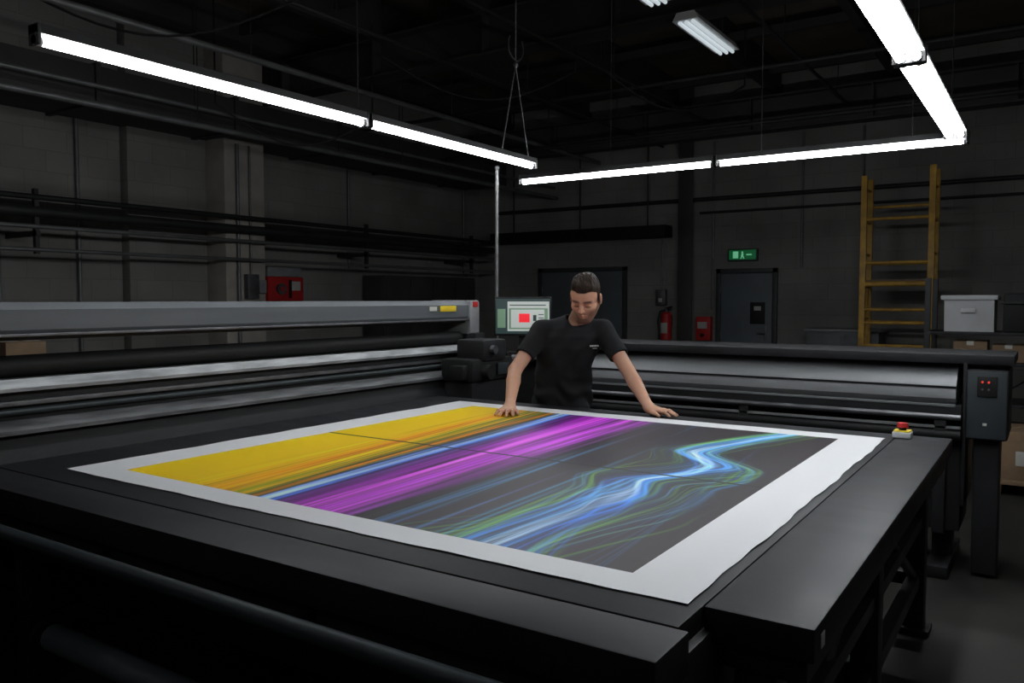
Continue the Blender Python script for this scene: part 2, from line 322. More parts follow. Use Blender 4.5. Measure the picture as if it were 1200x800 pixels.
# ------------------------------------------------------------------ printed banner
sx0,sx1,sy0,sy1=-3.11,-.627,1.615,4.085; ax0,ax1,ay0,ay1=-2.91,-.81,1.735,3.95
def axis(s0,a0,a1,s1,n,nb):
    return np.concatenate([np.linspace(s0,a0-.0008,nb),np.linspace(a0,a1,n),np.linspace(a1+.0008,s1,nb)])
gx=axis(sx0,ax0,ax1,sx1,820,14);gy=axis(sy0,ay0,ay1,sy1,720,14)
U=(gx-ax0)/(ax1-ax0);Vv=(gy-ay0)/(ay1-ay0)
nu,nv=len(gx),len(gy)
def lnoise(a,b,seed,u=None,v=None):
    r=np.random.default_rng(seed).random((a,b));vv=np.clip(Vv,0,1)*(a-1)
    i=np.clip(vv.astype(int),0,a-2);t=(vv-i)[:,None];t=t*t*(3-2*t)
    rows=r[i]*(1-t)+r[i+1]*t
    uu=np.clip(u if u is not None else np.broadcast_to(U,(nv,nu)),0,1)*(b-1)
    j=np.clip(uu.astype(int),0,b-2);s=uu-j;s=s*s*(3-2*s)
    k=np.arange(nv)[:,None]
    return rows[k,j]*(1-s)+rows[k,j+1]*s
near=[0,.30,.372,.43,.57,1];far=[0,.19,.30,.36,.57,1];can=[0,.25,.345,.40,.57,1]
W=np.zeros((nv,nu))
for k in range(nv):
    t=np.clip(Vv[k],0,1);kn=[a*(1-t)+b*t for a,b in zip(near,far)];W[k]=np.interp(U,kn,can)
keys=[0,.15,.19,.215,.24,.258,.275,.295,.31,.322,.335,.350,.362,.375,.395,.42,.45,.48,.51,.55,.575,1]
cs=[(.98,.66,.0),(.95,.62,.0),(.92,.50,.0),(.90,.27,.0),(.85,.48,.0),(.20,.24,.0),(.60,.32,.0),(.07,.13,.02),(.85,.24,.0),(.20,.22,.05),(.05,.14,.50),(.42,.62,.98),(.06,.22,.85),(.035,.015,.10),(.12,.01,.17),(.32,.01,.42),(.66,.07,.72),(.36,.02,.46),(.50,.05,.58),(.18,.015,.24),(.022,.014,.018),(.022,.014,.018)]
cs=np.array(cs)
Wn=W+(lnoise(4,60,1,W)-.5)*.02*np.clip((W-.1)*8,0,1)
C=np.stack([np.interp(Wn,keys,cs[:,i]) for i in range(3)],-1)
st=.55*lnoise(4,150,2,W)+.3*lnoise(6,320,3,W)+.3*lnoise(4,50,4,W)
amp=np.clip((W-.12)*6,0,1)*np.clip((.62-W)*20,0,1)
C*= np.clip(1+amp*(st-.575)*2.6,.06,2)[...,None]
C[...,0]+=np.clip(st-.74,0,1)*amp*.5;C[...,2]+=np.clip(st-.74,0,1)*amp*(W>.35)*.9;C[...,1]+=np.clip(st-.74,0,1)*amp*.25
UU=np.broadcast_to(U,(nv,nu));v1=np.clip(Vv,0,1)
def line(uc,wd,col,am):
    g=np.exp(-((UU-uc[:,None])/wd[:,None])**2)*am[:,None]
    C[...]=C+g[...,None]*np.array(col)*(1-np.clip(C,0,1)*.8)
R2=np.random.default_rng(11)
for k in range(15):
    u0=.585+.13*R2.random()**1.3;uc=u0+.02-.012*v1*k/5+.004*np.sin(v1*5+k)
    wd=np.full(nv,.0015+.0035*R2.random());am=.05+.95*np.clip(np.sin(v1*PI*(1+R2.random())+R2.random()*3),0,1)
    line(uc,wd,(.01,.18,.30) if k%3 else (.05,.07,.34),am*.6)
ckv=[0,.1,.2,.33,.42,.50,.585,.64,.69,.76,.85,.95,1];cku=[.80,.81,.825,.83,.80,.855,.88,.83,.785,.80,.835,.875,.90]
vf=np.linspace(0,1,400);cf=np.interp(vf,ckv,cku);ker=np.hanning(31);ker/=ker.sum();cf=np.convolve(np.pad(cf,15,'edge'),ker,'valid');cen=np.interp(v1,vf,cf)
wid=np.interp(v1,[0,.15,.33,.5,.6,.7,.85,1],[.095,.085,.075,.070,.065,.055,.045,.030])
def glow(wf,vamp,col,off=0):
    g=np.exp(-((UU-cen[:,None]-off)/(wid[:,None]*wf))**2)*vamp[:,None];C[...]=C+g[...,None]*np.array(col)*(1-np.clip(C,0,1)*.7)
pk=lambda c,s:np.exp(-((v1-c)/s)**2)
glow(.9,.12+.5*pk(.60,.13)+.35*pk(.25,.15),(.0,.04,.18))
for k in range(150):
    o=R2.normal()*.52
    if k>112:o=R2.choice([-1,1])*(.75+.55*R2.random())
    ph=3.0*o+1.6*R2.random();fr=8+2*R2.random()
    loc=.35+pk(.56,.16)+.8*pk(.30,.12)
    uc=cen+o*wid*(1+.40*np.sin(v1*fr+ph))+.009*np.sin(v1*17+ph*1.5)*loc+.004*np.sin(v1*37+ph*2.5)*loc
    a=abs(o);wd=(.0010+.0035*R2.random()**1.5)*np.ones(nv)
    if a<.10:col=(.35,.58,.85);s=.6
    elif a<.5:col=(.01,.17,.85) if k%3 else (.08,.42,.90);s=.55
    elif a<.8:col=(.01,.12,.60) if k%2 else (.08,.34,.02);s=.5
    else:col=(.13,.38,.0) if k%4 else (.02,.16,.40);s=.42
    am=s*(.06+.94*np.clip(np.sin(v1*PI*(1+2.6*R2.random())+R2.random()*6),0,1)**1.2)
    line(uc,wd,col,am)
glow(.20,.8*pk(.64,.07)+.5*pk(.30,.07)+.25*pk(.12,.1),(.10,.35,.75))
glow(.16,.5*pk(.60,.05),(.10,.35,.7),.03);glow(.14,.45*pk(.34,.06),(.10,.32,.6),-.025)
glow(.12,.9*pk(.655,.05)+.40*pk(.30,.05),(.55,.6,.6))
for k in range(6):
    uc=.91+.012*k+.02*np.sin(v1*5+k*.5)-.02*(1-v1);line(uc,np.full(nv,.0013),(.02,.10,.26),.45*np.clip(np.sin(v1*3.1+k*.4),0,1))
C=np.clip(C,.004,.95)
sm=np.abs(Vv-.471)<.0042;C[sm]=(.003,.003,.004)
inside=((UU>=-1e-6)&(UU<=1+1e-6))&(((Vv>=-1e-6)&(Vv<=1+1e-6))[:,None])
C[~inside]=(.82,.82,.83)
GX,GY=np.meshgrid(gx,gy)
ox=np.maximum(np.maximum(ax0-GX,GX-ax1),0);oy=np.maximum(np.maximum(ay0-GY,GY-ay1),0);out=np.maximum(ox,oy)/.15
Z=TZ+.003+.0015*np.clip(out,0,1)**2*(1+np.sin(GX*17+GY*3)*np.cos(GY*14+1.3))
bx=np.clip(ox/.15,0,1)**2;by=np.clip(oy/.15,0,1)**2
dx=(.003*np.sin(GY*9)+.0018*np.sin(GY*29+1))*bx;dy=(.003*np.sin(GX*10+1)+.0018*np.sin(GX*33))*by
P=np.stack([GX+dx,GY+dy,Z],-1).reshape(-1,3)
ii=np.arange(nv*nu).reshape(nv,nu);Q=np.stack([ii[:-1,:-1],ii[:-1,1:],ii[1:,1:],ii[1:,:-1]],-1).reshape(-1,4)
fastmesh('printed_banner',P,Q,attr_mat('printed_vinyl',.42,.03,25,.28),C.reshape(-1,3))

# ------------------------------------------------------------------ left printer (runs along Y)
m=MB('large_format_printer');a,b=.2,4.82
m.box(M_black,-3.95,-3.47,a,b,.1,.86,.01)
m.prism(M_dark,[(-3.46,.80),(-3.46,.87),(-3.54,.985),(-3.95,.985),(-3.95,.80)],'y',a,b)
m.prism(M_silver2,[(-3.50,.995),(-3.50,1.012),(-3.56,1.045),(-3.62,1.045),(-3.62,.995)],'y',a+.02,b-.05)
m.box(M_dark,-3.95,-3.60,a,b-.02,.985,1.16,.004)
m.cyl(M_slate,(-3.585,a,1.08),(-3.585,b-.05,1.08),.014)
m.box(M_steel,-3.61,-3.575,a,b-.05,1.105,1.125,.003)
m.prism(M_silver,[(-3.56,1.165),(-3.56,1.180),(-3.60,1.215),(-3.68,1.215),(-3.68,1.165)],'y',a,b)
m.cyl(M_dark,(-3.67,a,1.265),(-3.67,b-.02,1.265),.046,24);m.cyl(M_steel,(-3.67,a-.04,1.265),(-3.67,b+.04,1.265),.015)
m.box(M_dark,-3.9,-3.74,a,b,1.16,1.22,.004)
m.prism(M_gray,[(-3.60,1.40),(-3.585,1.42),(-3.585,1.505),(-3.62,1.535),(-3.92,1.535),(-3.92,1.40)],'y',a,b+.02)
m.box(M_steel,-3.60,-3.575,a,b,1.392,1.404,.002);m.box(M_black,-3.9,-3.62,a,b,1.375,1.40,.003)
for y0,y1 in((a-.12,a),(b,b+.12)):
    m.box(M_dark,-3.98,-3.52,y0,y1,0,1.3,.015);m.box(M_post,-3.96,-3.57,y0,y1,1.28,1.54,.02)
m.box(M_yel,-3.584,-3.578,4.48,4.66,1.46,1.50,.0005);m.box(M_red,-3.59,-3.565,4.85,4.91,1.49,1.53,.004)
m.box(M_lab,-3.584,-3.578,4.36,4.44,1.465,1.495,.0005)
# service station / carriage at the far end
m.box(M_black,-3.50,-3.26,4.42,4.88,.04,.98,.01)
m.box(M_dark,-3.52,-3.24,4.40,4.90,.98,1.14,.03);m.box(M_black,-3.46,-3.22,4.50,4.78,1.12,1.27,.025);m.cyl(M_steel,(-3.22,4.6,1.20),(-3.19,4.6,1.20),.03,18)
m.box(M_dark,-3.40,-3.28,4.34,4.42,1.0,1.10,.02);m.cyl(M_dark,(-3.25,4.55,1.05),(-3.19,4.55,1.05),.05,20);m.box(M_slate,-3.24,-3.225,4.68,4.82,1.02,1.10,.004)
m.tube(M_rubber,[(-3.35,4.75,1.25),(-3.32,4.93,1.15),(-3.4,4.97,.9),(-3.40,4.97,.02)],.012)
for y in(.4,2.6,4.7):
    for x in(-3.9,-3.52): m.cyl(M_dark,(x,y,0),(x,y,.1),.035)
m.done()
# ------------------------------------------------------------------ back printer (runs along X)
m=MB('large_format_printer');a,b=-2.75,-.40
m.box(M_dark,a,b,5.12,5.6,.25,.95,.01)
hood=[(5.60,.99),(5.08,.97),(5.06,1.0),(5.065,1.04),(5.09,1.09),(5.13,1.135),(5.19,1.17),(5.27,1.19),(5.60,1.19)]
m.prism(M_silverx,hood,'x',a+.05,b-.03)
m.box(M_dark,a+.05,b-.03,5.06,5.09,1.062,1.068,.001)
m.box(M_black,a-.02,b+.24,5.10,5.62,1.192,1.245,.008)
m.box(M_dark,a,b,5.05,5.13,.88,.965,.006);m.box(M_silverx,a,b-.03,5.045,5.06,.955,.97,.002)
m.cyl(M_steel,(a,5.03,.90),(b,5.03,.90),.016);m.cyl(M_dark,(a,5.06,.80),(b,5.06,.80),.035,20)
m.box(M_silverx,a,b,5.03,5.06,.835,.85,.002)
for x in(-2.7,-1.6,-.5): m.box(M_black,x-.03,x+.03,5.03,5.1,.25,.9,.004)
for x in(-2.65,-.5):
    m.box(M_black,x-.06,x+.06,5.0,5.7,.0,.07,.01);m.box(M_black,x-.05,x+.05,5.25,5.45,.05,.4,.01)
m.box(M_black,-.385,-.18,5.08,5.5,.78,1.165,.02);m.box(M_dark,-.33,-.235,5.065,5.085,1.02,1.13,.004);m.box(M_black,-.345,-.22,5.15,5.4,.02,.8,.01)
m.box(M_slate,-.375,-.19,5.075,5.082,.79,1.155,.004)
m.box(M_black,-.40,-.38,5.1,5.6,.4,1.2,.004)
for k,(dx_,z) in enumerate(((0,1.10),(.03,1.10),(0,1.06),(.03,1.06))): m.cyl(emis('indicator_red%d'%k,(.9,.05,.03),.5) if k<2 else M_steel,(-.305+dx_,5.066,z),(-.305+dx_,5.056,z),.006,10)
m.box(M_lab,-.30,-.28,5.070,5.076,.86,.875,.0005)
m.box(M_dark,a-.1,a,5.08,5.6,.0,1.2,.015)
m.done()

# ------------------------------------------------------------------ workstation monitor
scr_bg=emis('screen_dark',(.02,.035,.035),1.0);scr_w=emis('screen_window',(.40,.43,.41),.8);scr_r=emis('screen_red',(.7,.02,.03),1);scr_g=emis('screen_green',(.10,.17,.11),1)
m=MB('computer_monitor')
m.box(M_dark,-.215,.215,-.02,.02,0,.29,.008);m.box(scr_bg,-.203,.203,-.0225,-.0195,.015,.275,.0005)
m.box(scr_w,-.115,.195,-.0245,-.0225,.035,.255,.0005);m.box(scr_g,-.105,.185,-.026,-.0245,.05,.205,.0005);m.box(scr_w,-.09,.16,-.0275,-.026,.06,.195,.0005)
m.box(scr_r,-.03,.05,-.029,-.0275,.10,.165,.0005);m.box(scr_bg,.075,.10,-.029,-.0275,.11,.155,.0005)
for k in range(4): m.box(scr_bg,.115,.155,-.029,-.0275,.08+k*.025,.086+k*.025,.0003)
m.box(scr_bg,-.10,.17,-.026,-.0245,.225,.232,.0003);m.box(scr_g,-.19,-.13,-.024,-.0222,.06,.2,.0003)
m.box(M_dark,-.03,.03,.02,.05,-.12,.18,.006);m.box(M_dark,-.11,.11,-.05,.11,-.1375,-.12,.006)
m.done((-3.30,5.115,1.275),YAW)
m=MB('workstation_desk')
m.box(M_post,-.20,.28,-.22,.16,1.112,1.135,.006)
m.box(M_black,-.2,.2,-.05,.12,.03,1.11,.01);m.box(M_dark,-.2,.24,-.12,.16,0,.03,.01)
m.box(M_lab,-.08,.2,-.2,-.09,1.136,1.15,.004)
for k in range(3): m.box(M_gray,-.07,.19,-.19+k*.032,-.165+k*.032,1.15,1.154,.001)
m.box(M_dark,.205,.26,-.1,.02,1.136,1.25,.01)
m.done((-3.22,5.20,0),YAW)
m=MB('conduit_pole');m.cyl(M_pipe,(-3.61,5.22,0.02),(-3.61,5.22,2.56),.013);m.cyl(M_steel,(-3.61,5.22,0),(-3.61,5.22,.02),.05);m.sph(M_steel,(-3.61,5.22,2.56),.02);m.done()

# ------------------------------------------------------------------ fluorescent lights
def fixture(ax_,p,t0,t1,z=2.55,n=1,wires=(.12,.88)):
    m=MB('fluorescent_light');L=t1-t0
    off=[0] if n==1 else [-.031,.031]
    hw=.038 if n==1 else .064
    def P(t,o,zz): return (t,p+o,zz) if ax_=='x' else (p+o,t,zz)
    m.prism(M_house,[(p-hw,z+.024),(p+hw,z+.024),(p+hw*.8,z+.06),(p-hw*.8,z+.06)],ax_,t0,t1)
    m.prism(M_white,[(p-hw*.95,z+.021),(p+hw*.95,z+.021),(p+hw*.95,z+.025),(p-hw*.95,z+.025)],ax_,t0+.01,t1-.01)
    for o in off:
        m.cyl(M_tube,P(t0+.03,o,z),P(t1-.03,o,z),.018,12)
        for a0,a1 in((t0,t0+.03),(t1-.03,t1)): m.cyl(M_white,P(a0,o,z),P(a1,o,z),.020,12)
    for a0,a1 in((t0,t0+.012),(t1-.012,t1)):
        q0=P(a0,-hw,0);q1=P(a1,hw,0);m.box(M_house,min(q0[0],q1[0]),max(q0[0],q1[0]),min(q0[1],q1[1]),max(q0[1],q1[1]),z-.02,z+.06,.003)
    for f in wires:
        q=P(t0+L*f,0,z+.05);m.cyl(M_pipeD,q,(q[0],q[1],4.9),.0035,6)
    m.done()
fixture('y',-3.31,1.64,3.46,wires=(.97,));fixture('y',-3.31,3.48,5.27,wires=())
fixture('x',5.93,-3.85,-2.13,wires=(.5,));fixture('x',5.93,-2.11,-.47,wires=(.2,.8))
fixture('y',-.53,3.83,5.72,n=2);fixture('y',-.53,1.90,3.79,n=2)
m=MB('suspension_cable')
m.tube(M_pipe,[(-3.31,4.85,2.612),(-3.31,5.03,3.25),(-3.31,5.03,4.9)],.005);m.tube(M_pipe,[(-3.31,5.2,2.612),(-3.31,5.03,3.25)],.005);m.sph(M_steel,(-3.31,5.03,3.25),.02)
pts=[(-3.31,5.03+.10*math.sin(t),3.38-.10*math.cos(t)) for t in np.linspace(-2.2,2.2,12)];m.tube(M_pipeD,pts,.008)
m.done()
def strip(x,y,mt,z=3.96):
    m=MB('ceiling_strip_light');m.prism(M_white,[(x-.12,z),(x+.12,z),(x+.08,z+.07),(x-.08,z+.07)],'y',y-.55,y+.55)
    for o in(-.06,.0,.06): m.cyl(mt,(x+o,y-.53,z-.015),(x+o,y+.53,z-.015),.016,10)
    for yy in(y-.4,y+.4): m.cyl(M_pipe,(x,yy,z+.06),(x,yy,4.9),.004,6)
    m.done()
strip(-2.72,7.35,M_troff);strip(-2.74,5.75,M_troff)
strip(2.0,6.5,M_fill);strip(2.0,1.0,M_fill);strip(-2.0,-1.8,M_fill);strip(-6.0,-1.5,M_fill)  # added fixtures out of view, fill light to brighten the walls
m=MB('loose_ceiling_cables')
for (xa,ya,xb,yb,z) in((-6.5,3.0,-5.0,4.5,3.9),(-5.5,6.0,-4.2,7.5,3.9),(-3.9,7.5,-2.9,9.0,3.9),(-7,5.2,-6.2,6.6,3.5)):
    pts=[(xa+(xb-xa)*t,ya+(yb-ya)*t,z-.35*math.sin(PI*t)) for t in np.linspace(0,1,14)]
    m.tube(M_rubber,[(xa,ya,4.5)]+pts+[(xb,yb,4.5)],.01,6)
m.done()

# ------------------------------------------------------------------ SDF toolkit for the man
def smin(a,b,k):
    h=np.maximum(k-np.abs(a-b),0)/k;return np.minimum(a,b)-h*h*k*.25
class Field:
    def __init__(s,lo,hi,h):
        s.lo=np.array(lo,float);s.h=h;s.n=np.ceil((np.array(hi)-s.lo)/h).astype(int)+1
        s.ax=[s.lo[i]+h*np.arange(s.n[i]) for i in range(3)];s.f=np.full(tuple(s.n),10.,np.float32)
    def blk(s,lo,hi):
        sl=[]
        for i in range(3):
            a=int(np.clip(math.floor((lo[i]-s.lo[i])/s.h),0,s.n[i]));b=int(np.clip(math.ceil((hi[i]-s.lo[i])/s.h)+1,0,s.n[i]));sl.append(slice(a,b))
        return tuple(sl),s.ax[0][sl[0]][:,None,None],s.ax[1][sl[1]][None,:,None],s.ax[2][sl[2]][None,None,:]
    def put(s,sl,d,k,sub):
        if s.f[sl].size==0:return
        if sub: s.f[sl]=-smin(-s.f[sl],d,k)
        else: s.f[sl]=smin(s.f[sl],d,k)
    def cone(s,a,b,ra,rb,k=.02,sub=False):
        a=np.array(a,float);b=np.array(b,float);r=max(ra,rb)+.045+k
        sl,X,Y,Z=s.blk(np.minimum(a,b)-r,np.maximum(a,b)+r)
        d=b-a;L=max(d@d,1e-9);t=np.clip(((X-a[0])*d[0]+(Y-a[1])*d[1]+(Z-a[2])*d[2])/L,0,1)
        q=np.sqrt((X-a[0]-t*d[0])**2+(Y-a[1]-t*d[1])**2+(Z-a[2]-t*d[2])**2)-(ra+t*(rb-ra));s.put(sl,q,k,sub)
    def ell(s,c,r,R=None,k=.02,sub=False):
        c=np.array(c,float);r=np.array(r,float);R=np.eye(3) if R is None else R;m_=r.max()+.045+k
        sl,X,Y,Z=s.blk(c-m_,c+m_);X=X-c[0];Y=Y-c[1];Z=Z-c[2]
        l=[X*R[0,i]+Y*R[1,i]+Z*R[2,i] for i in range(3)]
        k0=np.sqrt(sum((l[i]/r[i])**2 for i in range(3)));k1=np.sqrt(sum((l[i]/r[i]**2)**2 for i in range(3)))+1e-9
        s.put(sl,k0*(k0-1)/k1,k,sub)
    def mesh(s):
        f=s.f;S=f<0;c=tuple(n-1 for n in f.shape);acc=np.zeros(c+(3,),np.float32);cnt=np.zeros(c,np.float32)
        for ax in range(3):
            o=[a for a in range(3) if a!=ax]
            for i in(0,1):
                for j in(0,1):
                    s0=[None]*3;s0[o[0]]=slice(i,f.shape[o[0]]-1+i);s0[o[1]]=slice(j,f.shape[o[1]]-1+j);s0[ax]=slice(0,-1);s1=list(s0);s1[ax]=slice(1,None)
                    A=f[tuple(s0)];B=f[tuple(s1)];x=(A<0)!=(B<0)
                    dn=np.where(x,A-B,1);t=np.where(x,A/dn,0);acc[...,ax]+=t;acc[...,o[0]]+=x*i;acc[...,o[1]]+=x*j;cnt+=x
        m_=cnt>0;idx=np.full(c,-1,np.int64);idx[m_]=np.arange(m_.sum())
        V=(np.argwhere(m_)+acc[m_]/cnt[m_][:,None])*s.h+s.lo;F=[]
        for ax in range(3):
            o0,o1=(ax+1)%3,(ax+2)%3
            s0=[slice(1,-1)]*3;s0[ax]=slice(0,-1);s1=list(s0);s1[ax]=slice(1,None)
            A=S[tuple(s0)];B=S[tuple(s1)];e=np.argwhere(A!=B)
            if len(e)==0:continue
            ins=A[tuple(e.T)];e=e+1;e[:,ax]-=1
            def g(d0,d1):
                q=e.copy();q[:,o0]+=d0;q[:,o1]+=d1;return idx[q[:,0],q[:,1],q[:,2]]
            q=np.stack([g(-1,-1),g(0,-1),g(0,0),g(-1,0)],1);q[~ins]=q[~ins][:,::-1];F.append(q)
        return V,np.concatenate(F)
O=np.array([.33,5.05,0.0])
man=bpy.data.objects.new('man',None);bpy.context.scene.collection.objects.link(man)
cY,sY=math.cos(YAW),math.sin(YAW);man.location=(O[0]*cY-O[1]*sY,O[0]*sY+O[1]*cY,0);man.rotation_euler=(0,0,YAW)
def part(name,V,F,mat,cols=None):
    o=fastmesh(name,V-O,F,mat,cols);o.parent=man;return o
M_skin=attr_mat('skin',.5,.10,90,.35,.10)
M_shirt=pm('black_cotton',(.012,.012,.013),(.008,.008,.009),.85,0,40,.1,.05,spec=.25)
M_pants=pm('dark_trousers',(.014,.014,.017),(.010,.010,.012),.85,0,30,.1,.05,spec=.2)
M_hair=pm('dark_brown_hair',(.034,.019,.011),(.012,.007,.004),.6,0,60,.6,.1,(1,1,.35),spec=.25)
SH_R=np.array([.182,4.98,1.358]);EL_R=np.array([.018,4.83,1.125]);WR_R=np.array([-.012,4.585,.948])
SH_L=np.array([.552,4.94,1.362]);EL_L=np.array([.684,4.76,1.125]);WR_L=np.array([.765,4.525,.946])
SKIN=np.array((.54,.295,.195))
def arm(SH,EL,WR,head,side,name):
    head=np.array([head[0],head[1],0.]);head/=np.linalg.norm(head);lx=np.cross(head,[0,0,1.])*side
    zt=TZ+.0035
    def hp(s,y,z): q=WR+head*y+lx*s;q=q.copy();q[2]=zt+z;return q
    tip=hp(0,.2,0)
    allp=np.array([SH,EL,WR,tip]);lo=allp.min(0)-.09;hi=allp.max(0)+.09;lo[2]=zt-.02
    F=Field(lo,hi,.0028)
    F.cone(SH,EL,.052,.0405,.02)
    mid=EL*.68+WR*.32
    F.cone(EL,mid,.0395,.0420,.012);F.cone(mid,WR,.0420,.027,.006)
    F.cone(WR,hp(0,.03,.034),.027,.022,.02)
    mc=[(.031,.088,.074,17),(.011,.095,.084,5),(-.011,.091,.077,-8),(-.031,.080,.060,-24)]
    for i,(s_,y,L,an) in enumerate(mc):
        F.cone(hp(s_*.6,.012,.034),hp(s_,y,.027),.019,.0115,.014)
        F.cone(hp(s_*.6,.03,.022),hp(s_*.9,y*.85,.018),.016,.010,.014)
        an=math.radians(an);dr=lambda t:(s_+math.sin(an)*t,y+math.cos(an)*t)
        p0=hp(s_,y,.027);a1=dr(L*.46);p1=hp(a1[0],a1[1],.0265);a2=dr(L*.76);p2=hp(a2[0],a2[1],.0155);a3=dr(L*.97);p3=hp(a3[0],a3[1],.0085)
        F.cone(p0,p1,.0105,.0088,.006);F.cone(p1,p2,.0090,.0078,.004);F.cone(p2,p3,.0078,.0066,.004)
        F.ell(p0+np.array([0,0,.004]),(.010,.010,.009),k=.008);F.ell(p1+np.array([0,0,.001]),(.0092,.0092,.009),k=.004)
    F.cone(hp(.014,.012,.026),hp(.046,.050,.019),.019,.0135,.014);F.cone(hp(.046,.050,.019),hp(.062,.077,.016),.0125,.0105,.006);F.cone(hp(.062,.077,.016),hp(.070,.101,.0095),.0105,.0078,.004)
    V,Q=F.mesh()
    C=np.tile(SKIN,(len(V),1));C*=(1-.10*np.clip((V[:,2:3]-1.0)*4,0,1))
    part(name,V,Q,M_skin,C)
arm(SH_R,EL_R,WR_R,(-.22,-1),-1,'right_arm_and_hand')
arm(SH_L,EL_L,WR_L,(.80,-.62),1,'left_arm_and_hand')
psi,pit,rol=math.radians(20),math.radians(32),math.radians(4)
fh=np.array([-math.sin(psi)*math.cos(pit),-math.cos(psi)*math.cos(pit),-math.sin(pit)])
xh=np.cross(fh,[0,0,1.]);xh/=np.linalg.norm(xh);uh=np.cross(xh,fh)
x2=xh*math.cos(rol)+uh*math.sin(rol);uh=np.cross(x2,fh);xh=x2
RH=np.stack([xh,fh,uh],1);HC=np.array([.438,4.85,1.557]);HS=1.11
hw=lambda p:HC+RH@(np.array(p,float)*HS)
NB=np.array([.376,4.970,1.36])
sg=lambda t,wd:1/(1+np.exp(-np.clip(t/wd,-30,30)))
def hairline(x,y):
    ax=np.abs(x)
    front=.0645+(y-.045)*.36+.010*sg(ax-.030,.004)*sg(.062-ax,.003)
    burn=-.012
    t1=sg(y-.018,.003);h=burn*(1-t1)+front*t1
    t2=sg(-.018-y,.005);return h*(1-t2)-.055*t2
F=Field(HC-np.array([.2,.2,.3]),HC+np.array([.2,.24,.2]),.0026)
def E(c,r,k=.02,sub=False): F.ell(hw(c),np.array(r)*HS,RH,k*HS,sub)
def K(a,b,ra,rb,k=.02,sub=False): F.cone(hw(a),hw(b),ra*HS,rb*HS,k*HS,sub)
E((0,-.015,.045),(.075,.096,.086));E((0,.028,-.030),(.062,.066,.084),.03)
E((0,.045,.045),(.058,.045,.045),.03)
K((0,.068,-.098),(0,.064,-.085),.021,.024,.02)
for s_ in(-1,1):
    K((s_*.056,-.002,-.045),(s_*.022,.062,-.098),.018,.018,.025);E((s_*.040,.058,-.020),(.024,.024,.022),.02)
    K((s_*.012,.085,.026),(s_*.044,.072,.028),.010,.010,.014)
for s_ in(-1,1): E((s_*.032,.101,.006),(.019,.018,.012),.012,True)
K((0,.088,.020),(0,.111,-.020),.0075,.0105,.008)
for s_ in(-1,1):
    E((s_*.010,.101,-.025),(.0075,.009,.007),.006);E((s_*.031,.076,.004),(.0145,.0135,.0115),.004);
    E((s_*.079,-.008,-.004),(.009,.019,.032),.006);E((s_*.089,-.004,-.002),(.006,.010,.017),.004,True);E((s_*.074,-.003,-.03),(.008,.010,.01),.006)
    K((s_*.019,.0855,-.058),(0,.092,-.055),.005,.0065,.004);K((s_*.017,.084,-.067),(0,.0905,-.068),.006,.0078,.004)
K((-.02,.099,-.0615),(.02,.099,-.0615),.0030,.0030,.003,True)
F.cone(hw((0,-.035,-.045)),NB,.058,.060,.03);F.cone(NB,NB+np.array([0,.02,-.06]),.060,.07,.02)
F.cone(hw((0,.0,-.075)),NB+np.array([.01,-.01,.0]),.042,.048,.025)
V,Q=F.mesh()
L=(V-HC)@RH/HS;x,y,z=L.T;C=np.tile(SKIN*np.array((1.0,.97,.95)),(len(V),1))
ns=np.random.default_rng(5).random(len(V))
def blend(mask,col):
    global C
    C=C*(1-mask[:,None])+np.array(col)*mask[:,None]
jaw=sg(-.050-z+.75*np.maximum(0,np.abs(x)-.034),.005)*sg(y+.012,.006)*sg(z+.130,.006)
side=sg(np.abs(x)-.057,.003)*sg(y-.0,.005)*sg(.024-y,.005)*sg(.02-z,.008)
lip=np.exp(-((x/.019)**4))*np.exp(-(((z+.0615)/.0095)**4))*sg(y-.075,.003)
stache=np.exp(-((x/.026)**4))*np.exp(-(((z+.047)/.006)**2))*sg(y-.08,.003)
blend(np.clip(np.maximum(np.maximum(jaw,side)*(.64+.2*ns),stache*.62),0,1)*(1-lip),(.070,.037,.025))
blend(lip*.7,(.33,.12,.10))
brow=np.exp(-(((z-.030+.10*np.maximum(0,np.abs(x)-.03))/.0062)**2))*sg(np.abs(x)-.012,.003)*sg(.052-np.abs(x),.003)*sg(y-.06,.004)
blend(brow*.95,(.025,.014,.009))
lash=np.exp(-(((z+.0035)/.0036)**2))*np.exp(-(((np.abs(x)-.031)/.014)**4))*sg(y-.07,.003);blend(lash*.95,(.025,.015,.012))
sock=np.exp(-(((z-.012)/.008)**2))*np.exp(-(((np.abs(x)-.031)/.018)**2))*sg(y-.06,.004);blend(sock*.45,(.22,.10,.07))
scalp=sg(z-hairline(x,y)+.003,.0025);blend(scalp*(1-sg(np.abs(x)-.079,.001))*.92,(.028,.016,.010))
part('head_and_neck',V,Q,M_skin,C)
# hair
F=Field(HC-.19,HC+.2,.0026)
E((0,-.0145,.046),(.0772,.0985,.0875),.01);E((0,.046,.046),(.057,.0455,.0465),.03);K((-.034,.045,.100),(.036,.046,.105),.022,.024,.03);K((-.02,.0,.110),(.03,.0,.112),.022,.022,.03)
sl,X,Y,Z=F.blk(F.lo,F.lo+F.n*F.h);X=X-HC[0];Y=Y-HC[1];Z=Z-HC[2]
l=[(X*RH[0,i]+Y*RH[1,i]+Z*RH[2,i])/HS for i in range(3)]
topm=np.clip((l[2]-.07)*20,0,1)
F.f+= (.0022*np.sin(l[0]*190+6*np.sin(l[1]*35)+l[1]*60)*topm+.0012*np.sin(l[0]*390+l[1]*90+2)*topm+.0015*np.sin(l[1]*80+l[0]*60)*topm).astype(np.float32)
hl=hairline(l[0],l[1])
F.f=np.maximum(F.f,((hl-l[2])*.7).astype(np.float32))
for s_ in(-1,1): E((s_*.086,-.006,-.006),(.014,.020,.034),.006,True)
